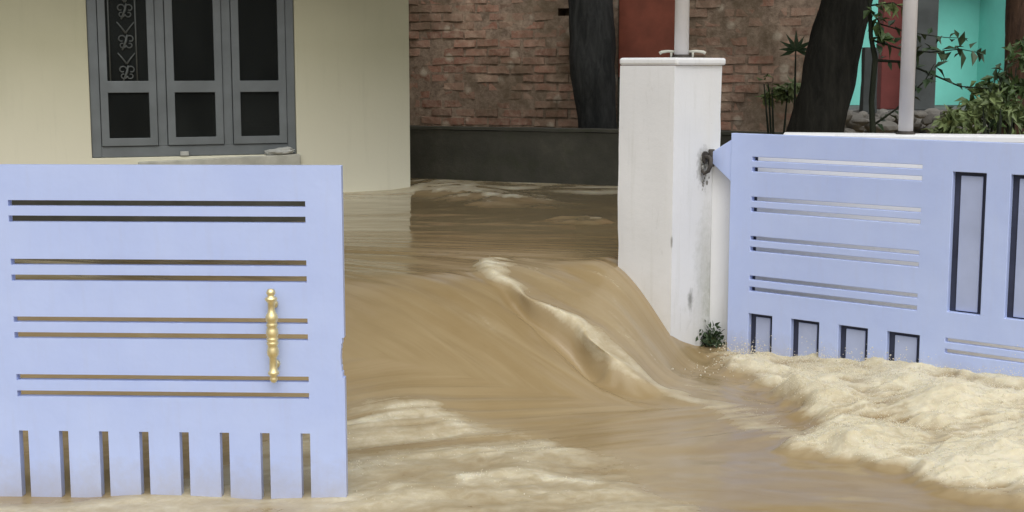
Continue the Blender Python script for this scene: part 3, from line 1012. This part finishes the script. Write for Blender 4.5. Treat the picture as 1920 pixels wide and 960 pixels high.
# ------------------------------------------------------------------ white pipe posts
def make_post(loc, top, label, r):
    p = empty('pipe_post', loc)
    tag(p, label, 'post', 'white pipe posts')
    bm = bmesh.new()
    lathe(bm, [(r, 0.0), (r, top)], 24)
    obj('pipe', bm, M['pole'], p, smooth=False).data.polygons.foreach_set('use_smooth', [True] * (24) + [False] * 2)
    bm = bmesh.new()
    lathe(bm, [(r + .012, .0), (r + .012, .006), (r + .003, .008), (r + .002, .016)], 24)
    obj('base_flange', bm, M['rust'], p)
    return p
P1 = Vector((.875, 7.235, 1.5455))
p1 = make_post(P1, 2.3, 'white pipe post standing on top of the white gate pillar', .0375)
for sgn, L in ((-1, .085), (1, .095)):
    bm = bmesh.new()
    d = Vector((sgn, -.12 * sgn, 0)).normalized()
    b0 = d * .036
    tube(bm, [b0 + Vector((0, 0, .030)), d * (L * .8) + Vector((0, 0, .034)), d * (L + .015) + Vector((0, 0, .030)), d * (L + .028) + Vector((0, 0, .022))], [.008, .007, .008, .009], 8)
    tube(bm, [d * (L * .62) + Vector((0, 0, .030)), d * (L * .60) + Vector((0, 0, .002))], .006, 7)
    obj('clamp_arm', bm, M['sill'], p1, smooth=True)
    bm = bmesh.new()
    lathe(bm, [(.013, 0), (.013, .012), (.007, .014), (.007, .022)], 8, d * (L * .55) + Vector((0, .01, .001)))
    obj('bolt', bm, M['rust'], p1)
cw = Matrix.Rotation(WZ, 3, 'Z')
P2 = WP + cw @ Vector((.972, .08, 0)); P2.z = 1.1585
make_post(P2, 2.6, 'white pipe post standing on the low wall behind the right gate', .037)

# ------------------------------------------------------------------ sheet roof added over the yard, unseen above the view, to shade the water
yr = empty('shade_roof', (2.1, 7.3, 3.45), 0)
tag(yr, 'unseen corrugated sheet roof added above the flooded yard to shade it', 'roof')
bm = bmesh.new()
n_ = 220
for zz, flip in ((0, 0), (.004, 1)):
    a_ = [bm.verts.new((-3.15 + 3.75 * k / n_, 0, zz + .018 * math.sin(k * 1.05))) for k in range(n_ + 1)]
    b_ = [bm.verts.new((-3.15 + 3.75 * k / n_, 3.6, zz + .14 + .018 * math.sin(k * 1.05))) for k in range(n_ + 1)]
    for k in range(n_):
        f = (a_[k], a_[k + 1], b_[k + 1], b_[k])
        bm.faces.new(f[::-1] if flip else f)
obj('shade_sheet', bm, M['grey'], yr, smooth=True)
bm = bmesh.new()  # lower unseen sheet, added to darken the water behind the left gate
for zz, flip in ((-.002, 0), (.002, 1)):
    a_ = [bm.verts.new((-6.6 + 3.75 * k / 120, -2.3, zz - 1.12 + .018 * math.sin(k * 1.05))) for k in range(121)]
    b_ = [bm.verts.new((-6.6 + 3.75 * k / 120, -.012, zz - 1.0 + .018 * math.sin(k * 1.05))) for k in range(121)]
    for k in range(120):
        f = (a_[k], a_[k + 1], b_[k + 1], b_[k])
        bm.faces.new(f[::-1] if flip else f)
obj('shade_sheet', bm, M['grey'], yr, smooth=True)
for y in (.1, 1.75, 3.45):
    bm = bmesh.new()
    box(bm, (-3.15, y, -.10 + y * .038), (.6, y + .06, -.022 + y * .038))
    obj('beam', bm, M['grey'], yr)

# low dark wall added in front of the house to darken the left gate slots
pp_ = empty('slot_dark_wall', (-1.2, 9.2, 0), R(12))
tag(pp_, 'dark low wall added before the house to darken the left gate slots', 'wall')
bm = bmesh.new()
box(bm, (-4.0, 0, -.6), (0, .15, .70))
obj('wall_body', bm, M['low'], pp_, bevel=.01)

# ------------------------------------------------------------------ back of the yard: dark low wall, brick wall, doorway
A0 = at(770, 330, 12.75); B0 = at(1155, 345, 12.0)
YA = math.atan2(B0.y - A0.y, B0.x - A0.x)
A0.z = 0
dl = empty('low_wall', A0, YA)
tag(dl, 'dark damp plastered low wall across the back of the flooded yard', 'wall')
bm = bmesh.new()
plate(bm, (-3.0, 7.0), (-.6, .93), [], 0, .16)
bmesh.ops.subdivide_edges(bm, edges=[e_ for e_ in bm.edges if e_.calc_length() > 2], cuts=50, use_grid_fill=True)
for v in bm.verts:
    v.co.y += .008 * mnoise.noise(v.co * 3)
    if v.co.z > .5: v.co.z += .008 * mnoise.noise(Vector((v.co.x * 2.3, 1, 0)))
obj('wall_body', bm, M['low'], dl)
bm = bmesh.new()
box(bm, (-3.0, -.015, .935), (7.0, .175, .960))
bmesh.ops.subdivide_edges(bm, edges=[e_ for e_ in bm.edges if e_.calc_length() > 2], cuts=60, use_grid_fill=True)
for v in bm.verts:
    v.co += Vector((0, .006 * mnoise.noise(v.co * 5), .006 * mnoise.noise(v.co * 4 + Vector((5, 0, 0)))))
obj('coping', bm, M['low'], dl)

brick_meshes = []
for k in range(8):
    bm = bmesh.new()
    vs = box(bm, (-.108, 0, -.034), (.108, .07, .034))
    bmesh.ops.subdivide_edges(bm, edges=[e_ for e_ in bm.edges if e_.calc_length() > .15], cuts=2, use_grid_fill=True)
    for v in bm.verts:
        j = Vector((k * 7.1, 3, 0))
        v.co += Vector((mnoise.noise(v.co * 12 + j), mnoise.noise(v.co * 15 + j * 2), mnoise.noise(v.co * 14 + j * 3))) * .009
    bmesh.ops.recalc_face_normals(bm, faces=bm.faces)
    me = bpy.data.meshes.new('brick'); bm.to_mesh(me); bm.free()
    me.materials.append(M['brick'])
    brick_meshes.append(me)
brick_mask = mnoise.noise
def brick_wall(origin, yaw, u0, u1, z0, z1, label, seed=0, holes=()):
    w = empty('brick_wall', origin, yaw)
    tag(w, label, 'wall')
    bm = bmesh.new()
    plate(bm, (u0, u1), (-.6, z1 + .02), list(holes), 0, .2)
    plate(bm, (u0, u1), (-.6, z1 + .02), [], .203, .22)
    obj('mortar', bm, M['mortar'], w)
    rows = int((z1 - z0) / .082)
    cnt = 0
    for r_ in range(rows):
        z = z0 + .041 + r_ * .082
        u = u0 + (0 if r_ % 2 else .118)
        while u + .236 <= u1 + .12:
            uc = u + .118
            u += .236
            if uc - .1 < u0 or uc + .1 > u1: continue
            if any(h[0] - .06 < uc < h[1] + .06 and h[2] - .03 < z < h[3] + .03 for h in holes): continue
            nz = mnoise.noise(Vector((uc * 1.4 + seed, z * 1.8, seed)))
            o = bpy.data.objects.new('brick', random.choice(brick_meshes))
            C.objects.link(o)
            o.parent = w
            back = (.0 if nz < -.05 else .016) + (.012 if random.random() < .12 else 0)                 # some courses still under mortar
            o.location = (uc + rnd(-.006, .006), -.013 + back * .8 + rnd(-.006, .005), z + rnd(-.004, .004))
            o.rotation_euler = (rnd(-.06, .06), rnd(-.035, .035), rnd(-.06, .06))
            s = rnd(.93, 1.0)
            o.scale = (s, 1, rnd(.90, 1.0))
            cnt += 1
    return w, cnt
A1 = A0 + Matrix.Rotation(YA, 3, 'Z') @ Vector((0, .75, 0))
w1, c1 = brick_wall(A1, YA, -1.2, 1.75, .86, 2.70, 'weathered brown brick wall between the cream house and the grey tree trunk', seed=3, holes=[(1.13, 1.23, 2.12, 2.20), (1.16, 1.27, 1.965, 2.035)])
w2, c2 = brick_wall(A1 + Matrix.Rotation(YA, 3, 'Z') @ Vector((0, -.05, 0)), YA, 2.36, 3.80, .86, 2.70, 'weathered brick wall with pale patches behind the leaning black tree trunk', seed=9)
# plastered bay with a red door between the two brick walls
bay = empty('door_bay', A1 + Matrix.Rotation(YA, 3, 'Z') @ Vector((0, -.02, 0)), YA)
tag(bay, 'dark plastered bay with a red oxide door panel behind the white pillar', 'doorway')
bm = bmesh.new()
plate(bm, (1.753, 2.357), (-.6, 2.70), [(1.757, 2.345, 1.40, 2.60)], 0, .2)
obj('surround', bm, M['low'], bay)
bm = bmesh.new()
box(bm, (1.761, -.012, 1.404), (2.341, .03, 2.596))
d_ = obj('door', bm, M['door'], bay, bevel=.004)
bm = bmesh.new()
box(bm, (1.78, -.018, 2.25), (2.32, -.0125, 2.29))
obj('door_rail', bm, M['door'], d_)

# ------------------------------------------------------------------ trees and plants
def trunk(name, pts, radii, mat, parent, seed, n=22, bump=.16):
    P = []; Rr = []
    for i in range(len(pts) - 1):
        a_, b_ = Vector(pts[i]), Vector(pts[i + 1])
        m = max(2, int((b_ - a_).length / .05))
        for k in range(m):
            P.append(a_.lerp(b_, k / m)); Rr.append(radii[i] + (radii[i + 1] - radii[i]) * k / m)
    P.append(Vector(pts[-1])); Rr.append(radii[-1])
    for i, p in enumerate(P):
        p += Vector((mnoise.noise(Vector((i * .07, seed, 0))), mnoise.noise(Vector((i * .07, seed, 5))), 0)) * Rr[i] * .25
    bm = bmesh.new()
    rings = tube(bm, P, Rr, n)
    for i, rg in enumerate(rings):
        for v in rg:
            q = (v.co - P[i])
            f = 1 + bump * mnoise.noise(Vector((q.x * 14, q.y * 14, P[i].z * 2.2 + seed))) + bump * .6 * mnoise.noise(Vector((q.x * 40, q.y * 40, P[i].z * 5 + seed)))
            v.co = P[i] + q * f
    return obj(name, bm, mat, parent, smooth=True)

def crown(parent, c, size, count, L, mat, seed, clumps=26):
    random.seed(seed)
    bm = bmesh.new()
    cs = []
    for k in range(clumps):
        d = rvec() * rnd(.35, 1) ** .6
        cs.append((Vector((d.x * size[0], d.y * size[1], d.z * size[2])) + Vector(c), rnd(.25, .5) * min(size)))
    for k in range(count):
        cc, r = random.choice(cs)
        p = cc + rvec() * r * rnd(.2, 1)
        d = (rvec() + Vector((0, 0, -.4))).normalized()
        leaf(bm, p, d, rvec(), L * rnd(.7, 1.3), L * rnd(.35, .55))
    return obj('crown', bm, mat, parent)

def tree_at(base, label, pts, radii, mat, seed, crown_c=None, crown_s=None, leafmat='leaf_dark', count=2600, L=.16, limbs=()):
    t_ = empty('tree', base)
    tag(t_, label, 'tree')
    rel = [Vector(p) - Vector(base) for p in pts]
    trunk('trunk', rel, radii, mat, t_, seed)
    for lp, lr in limbs:
        trunk('limb', [Vector(p) - Vector(base) for p in lp], lr, mat, t_, seed + 1, 10)
    if crown_c is not None:
        crown(t_, Vector(crown_c) - Vector(base), crown_s, count, L, M[leafmat], seed)
    return t_

# grey trunk behind the dark low wall
g0 = at(1122, 250, 12.55); g1 = at(1106, 0, 12.6)
top = g1 + (g1 - g0) * .9
tree_at((g0.x, g0.y, .4), 'thick grey tree trunk rising behind the dark low wall beside the red door',
        [(g0.x + .02, g0.y, .35), tuple(g0), tuple(g1), tuple(top)], [.20, .175, .205, .19], M['bark_grey'], 3,
        (top.x, top.y + .6, top.z + 2.2), (1.8, 1.4, .8), 'leaf_dark', 1500, .18,
        [([tuple(top), (top.x - .6, top.y, top.z + .9)], [.10, .04]), ([tuple(top), (top.x + .6, top.y + .2, top.z + 1.1)], [.11, .04])])
# leaning black trunk
k0 = at(1530, 250, 9.3); k1 = at(1585, 0, 9.3)
top = k1 + (k1 - k0) * 1.1
tree_at((k0.x - .1, k0.y, .3), 'leaning black tree trunk behind the left end of the right gate',
        [tuple(k0 + (k0 - k1) * .9), tuple(k0), tuple(k1), tuple(top)], [.22, .185, .165, .15], M['bark'], 8,
        (top.x - .6, top.y + .3, top.z + 1.6), (1.7, 1.4, .8), 'leaf_dark', 2600, .18,
        [([tuple(top), (top.x + .9, top.y, top.z + .8)], [.09, .03]), ([tuple(top), (top.x - .5, top.y + .2, top.z + 1.0)], [.09, .03])])
# brown trunk at the right edge of the view
r0 = at(1905, 260, 9.9); r1 = at(1918, 0, 9.9)
top = r1 + (r1 - r0) * .9
tree_at((r0.x, r0.y, .3), 'reddish brown tree trunk rising out of the leafy bush at far right',
        [tuple(r0 + (r0 - r1) * .7), tuple(r0), tuple(r1), tuple(top)], [.16, .13, .105, .09], M['bark_brown'], 14,
        (top.x + 1.2, top.y + .2, top.z + 1.4), (1.0, 1.0, .7), 'leaf_dark', 900, .15)

# thin sapling with long twigs
s0 = at(1637, 252, 9.0); s1 = at(1641, 110, 9.0); s2 = at(1630, 0, 9.0); s3 = at(1640, -260, 9.0)
sap = empty('sapling', (s0.x, s0.y, .4))
tag(sap, 'thin dark sapling with a long leafy twig between the leaning trunk and the white post', 'sapling')
B_ = Vector((s0.x, s0.y, .4))
bm = bmesh.new()
tube(bm, [Vector((s0.x, s0.y, .35)) - B_, s0 - B_, at(1634, 190, 9) - B_, s1 - B_, at(1633, 70, 9) - B_, s2 - B_, s3 - B_], [.024, .020, .018, .018, .014, .012, .006], 8)
obj('stem', bm, M['twig'], sap, smooth=True)
def twig(parent, base, pts, r, leaves, size, mat, spread=1.0, name='twig'):
    bm = bmesh.new()
    pp = [Vector(p) - base for p in pts]
    tube(bm, pp, [r * (1 - .7 * i / (len(pp) - 1)) for i in range(len(pp))], 6)
    tw = obj(name, bm, M['twig'], parent, smooth=True)
    bm = bmesh.new()
    for k in range(leaves):
        f = (k + .5) / leaves * (len(pp) - 1)
        i = min(int(f), len(pp) - 2)
        p = pp[i].lerp(pp[i + 1], f - i)
        d = (pp[i + 1] - pp[i]).normalized() * .5 + rvec() * .8 + Vector((0, 0, -.25))
        leaf(bm, p + rvec() * .012 * spread, d, Vector((0, -.4, 1)) + rvec() * .5, size * rnd(.7, 1.25), size * rnd(.42, .62))
    obj('leaves', bm, mat, tw)
    return tw
twig(sap, B_, [at(1641, 113, 9), at(1690, 116, 9), at(1740, 136, 8.98), at(1800, 162, 8.95), at(1856, 166, 8.95)], .010, 12, .07, M['leaf_dark'])
twig(sap, B_, [at(1634, 75, 9), at(1690, 92, 8.9), at(1745, 98, 8.85), at(1800, 92, 8.85), at(1842, 100, 8.85)], .007, 34, .10, M['leaf_dark'], 1.5)
twig(sap, B_, [at(1634, 40, 9), at(1700, 60, 9.1), at(1770, 70, 9.1), at(1815, 72, 9.1)], .005, 16, .075, M['leaf_dark'])
twig(sap, B_, [at(1632, 20, 9), at(1648, 40, 8.95), at(1652, 70, 8.95)], .006, 16, .10, M['leaf'])
twig(sap, B_, [at(1634, 10, 9), at(1675, 5, 8.9), at(1700, 20, 8.9)], .006, 14, .10, M['leaf_olive'])
twig(sap, B_, [at(1637, 235, 9), at(1680, 205, 9), at(1735, 150, 8.95), at(1752, 120, 8.95)], .008, 16, .09, M['leaf_dark'])

# small palm-like plant left of the leaning trunk
def fan_plant(base_px, Yd, tips, label, blades, mat):
    b = at(*base_px, Yd)
    e_ = empty('fan_leaf_plant', (b.x, b.y, .4))
    tag(e_, label, 'plant')
    base = Vector((b.x, b.y, .4))
    for (tx, ty, L) in tips:
        tip = at(tx, ty, Yd - rnd(0, .1))
        bm = bmesh.new()
        tube(bm, [Vector((0, 0, 0)), (b - base), (tip - base)], [.012, .009, .005], 6)
        stl = obj('stalk', bm, M['twig'], e_, smooth=True)
        bm = bmesh.new()
        for k in range(blades):
            a_ = R(-20 + 220 * k / (blades - 1))
            leaf(bm, tip - base, Vector((math.cos(a_), rnd(-.3, .1), math.sin(a_) * .9)), Vector((0, -1, .3)), L * rnd(.8, 1.15), L * .22)
        obj('leaf_fan', bm, mat, stl)
fan_plant((1490, 190), 9.9, [(1492, 95, .14)], 'small dark fan-leaved plant against the brick wall left of the leaning trunk', 9, M['leaf_dark'])
def bush(name, label, cat, c, size, count, L, mat, seed, stems=5, clumps=14):
    random.seed(seed)
    c = Vector(c)
    e_ = empty(name, (c.x, c.y, .3))
    tag(e_, label, cat)
    base = Vector((c.x, c.y, .3))
    bm = bmesh.new()
    for k in range(stems):
        p = c + Vector((rnd(-.7, .7) * size[0], rnd(-.5, .5) * size[1], rnd(0, .6) * size[2]))
        tube(bm, [Vector((rnd(-.05, .05), rnd(-.05, .05), 0)), (p - base) * .55 + Vector((0, 0, .03)), p - base], [.014, .010, .004], 6)
    obj('stems', bm, M['twig'], e_, smooth=True)
    cr = crown(e_, c - base, size, count, L, mat, seed, clumps)
    cr.name = 'foliage'
    return e_
bush('shrub', 'grey green leafy shrub low on the brick wall beside the leaning trunk', 'shrub', at(1462, 165, 10.1), (.17, .15, .085), 130, .085, M['leaf_olive'], 21, 4, 7)
bush('bush', 'leafy green bush growing over the wall at the right edge', 'bush', at(1868, 232, 8.6), (.40, .35, .20), 900, .075, M['leaf_olive'], 33, 8, 18)
bush('bush', 'taller dark green bush in front of the brown trunk at far right', 'bush', at(1905, 165, 9.2), (.24, .25, .30), 520, .085, M['leaf'], 35, 6, 14)
random.seed(50)
e2 = at(1860, 215, 8.8)
tb = empty('twiggy_plant', (e2.x, e2.y, .4))
tag(tb, 'twiggy plant with dark pointed leaves in front of the turquoise wall', 'plant')
bb = Vector((e2.x, e2.y, .4))
twig(tb, bb, [at(1858, 250, 8.8), at(1868, 190, 8.8), at(1880, 140, 8.8), at(1893, 118, 8.8)], .008, 18, .09, M['leaf_dark'])
twig(tb, bb, [at(1862, 225, 8.8), at(1850, 190, 8.8), at(1862, 160, 8.8), at(1875, 128, 8.8)], .006, 14, .08, M['leaf_dark'])
twig(tb, bb, [at(1858, 240, 8.8), at(1830, 205, 8.8), at(1812, 188, 8.8)], .006, 14, .08, M['leaf'])

# weeds at the foot of the pillar
random.seed(61)
wb = PC + pv * .325 + pu * .045; wb.z = .05
wd = empty('weed_clump', wb)
tag(wd, 'small dark weed clump at the foot of the white pillar beside the gate', 'weed')
bm = bmesh.new()
for k in range(190):
    p = Vector((random.gauss(0, .028), random.gauss(0, .028), abs(random.gauss(.02, .035))))
    leaf(bm, p, rvec() + Vector((0, 0, .3)), rvec(), rnd(.02, .045), rnd(.012, .022))
obj('leaves', bm, M['leaf_dark'], wd)
bm = bmesh.new()
for k in range(7):
    tube(bm, [(0, 0, -.06), (random.gauss(0, .02), random.gauss(0, .02), .03), (random.gauss(0, .04), random.gauss(0, .04), rnd(.05, .10))], [.004, .003, .0015], 5)
obj('stems', bm, M['twig'], wd)

# ------------------------------------------------------------------ turquoise house and its porch
mh0 = at(1560, 195, 15.2)
MH = Vector((mh0.x, mh0.y, 0))
mh = empty('turquoise_house', MH, R(0))
tag(mh, 'turquoise painted house behind the white post and the plants', 'house')
xr = at(1831, 150, 15.2).x - MH.x
zb = at(1790, 197, 15.2).z
bm = bmesh.new()
plate(bm, (-.02, xr), (zb, 3.1), [], 0, .2)
obj('back_wall', bm, M['mint'], mh)
bm = bmesh.new()
xe = at(1897, 150, 14.3).x - MH.x
v0 = [(xr, .0), (xe + .02, -.95), (xe + .25, -.95), (xr + .25, .2)]
lo = [bm.verts.new((x, y, zb + .002)) for x, y in v0]; hi = [bm.verts.new((x, y, 3.098)) for x, y in v0]
bm.faces.new(lo[::-1]); bm.faces.new(hi)
for k in range(4): bm.faces.new((lo[k], lo[(k + 1) % 4], hi[(k + 1) % 4], hi[k]))
obj('side_wall', bm, M['mint'], mh)
bm = bmesh.new()
box(bm, (-1.6, -1.9, -.6), (4.2, .25, zb - .003))
obj('plinth', bm, M['plinth'], mh, bevel=.01)
bm = bmesh.new()
box(bm, (-1.6, -.25, 3.102), (4.2, .4, 3.22))
box(bm, (.7, -.42, 2.50), (2.9, -.003, 2.58))
obj('porch_roof', bm, M['roof'], mh)
def column(px0, px1, pyb, Yd, mat, label=None, name='column'):
    a_ = at(px0, 100, Yd); b_ = at(px1, 100, Yd)
    bm = bmesh.new()
    w = b_.x - a_.x
    lo_ = zb if Yd > 13.35 else -.5
    box(bm, (a_.x - MH.x, Yd - MH.y, lo_ - .0015), (b_.x - MH.x, Yd - MH.y + w, 3.1005))
    o = obj(name, bm, mat, mh, bevel=.008)
    if label: o['label'] = label
    return o
column(1654, 1697, 190, 13.7, M['red'], 'red painted porch column')
column(1718, 1757, 250, 13.45, M['grey'], 'dark grey porch column')
# grey post in front of the porch
q = at(1628, 200, 11.0)
gp = empty('stone_post', (q.x, q.y, -.4))
tag(gp, 'rough grey stone post standing just right of the leaning black trunk', 'post')
bm = bmesh.new()
rough_box(bm, (-.055, -.05, 0), (.055, .05, 2.05), .08, .012)
obj('shaft', bm, M['grey'], gp, smooth=False)
# rubble heaped against the plinth
random.seed(71)
bm = bmesh.new()
for k in range(110):
    c_ = at(rnd(1560, 1850), rnd(212, 250), rnd(9.9, 11.8))
    r = rnd(.03, .085)
    s = bmesh.ops.create_icosphere(bm, subdivisions=2, radius=r)
    sc_ = Vector((rnd(.8, 1.5), rnd(.8, 1.2), rnd(.5, .9)))
    for v in s['verts']:
        f = 1 + .35 * mnoise.noise(v.co / r * .9 + Vector((k, 0, 0)))
        v.co = Vector((v.co.x * sc_.x, v.co.y * sc_.y, v.co.z * sc_.z)) * f + c_
tag(obj('rubble_heap', bm, M['stone']), 'heap of grey broken stones in front of the turquoise house plinth', 'rubble', kind='stuff')
bm = bmesh.new()
n_ = 40
q0 = at(1500, 235, 10.6)
g_ = [[bm.verts.new((2.0 + 3.6 * i / n_, 9.6 + 2.8 * j / 20, .2 + .75 * math.sin(math.pi * min(1, j / 14) / 2) * (0.6 + .4 * math.sin(math.pi * i / n_)) + .05 * mnoise.noise(Vector((i * .3, j * .4, 0))) )) for i in range(n_ + 1)] for j in range(21)]
for j in range(20):
    for i in range(n_):
        bm.faces.new((g_[j][i], g_[j][i + 1], g_[j + 1][i + 1], g_[j + 1][i]))
tag(obj('soil_bank', bm, M['soil'], smooth=True), kind='structure')
print('bricks', c1, c2, 'water verts', nx * ny)
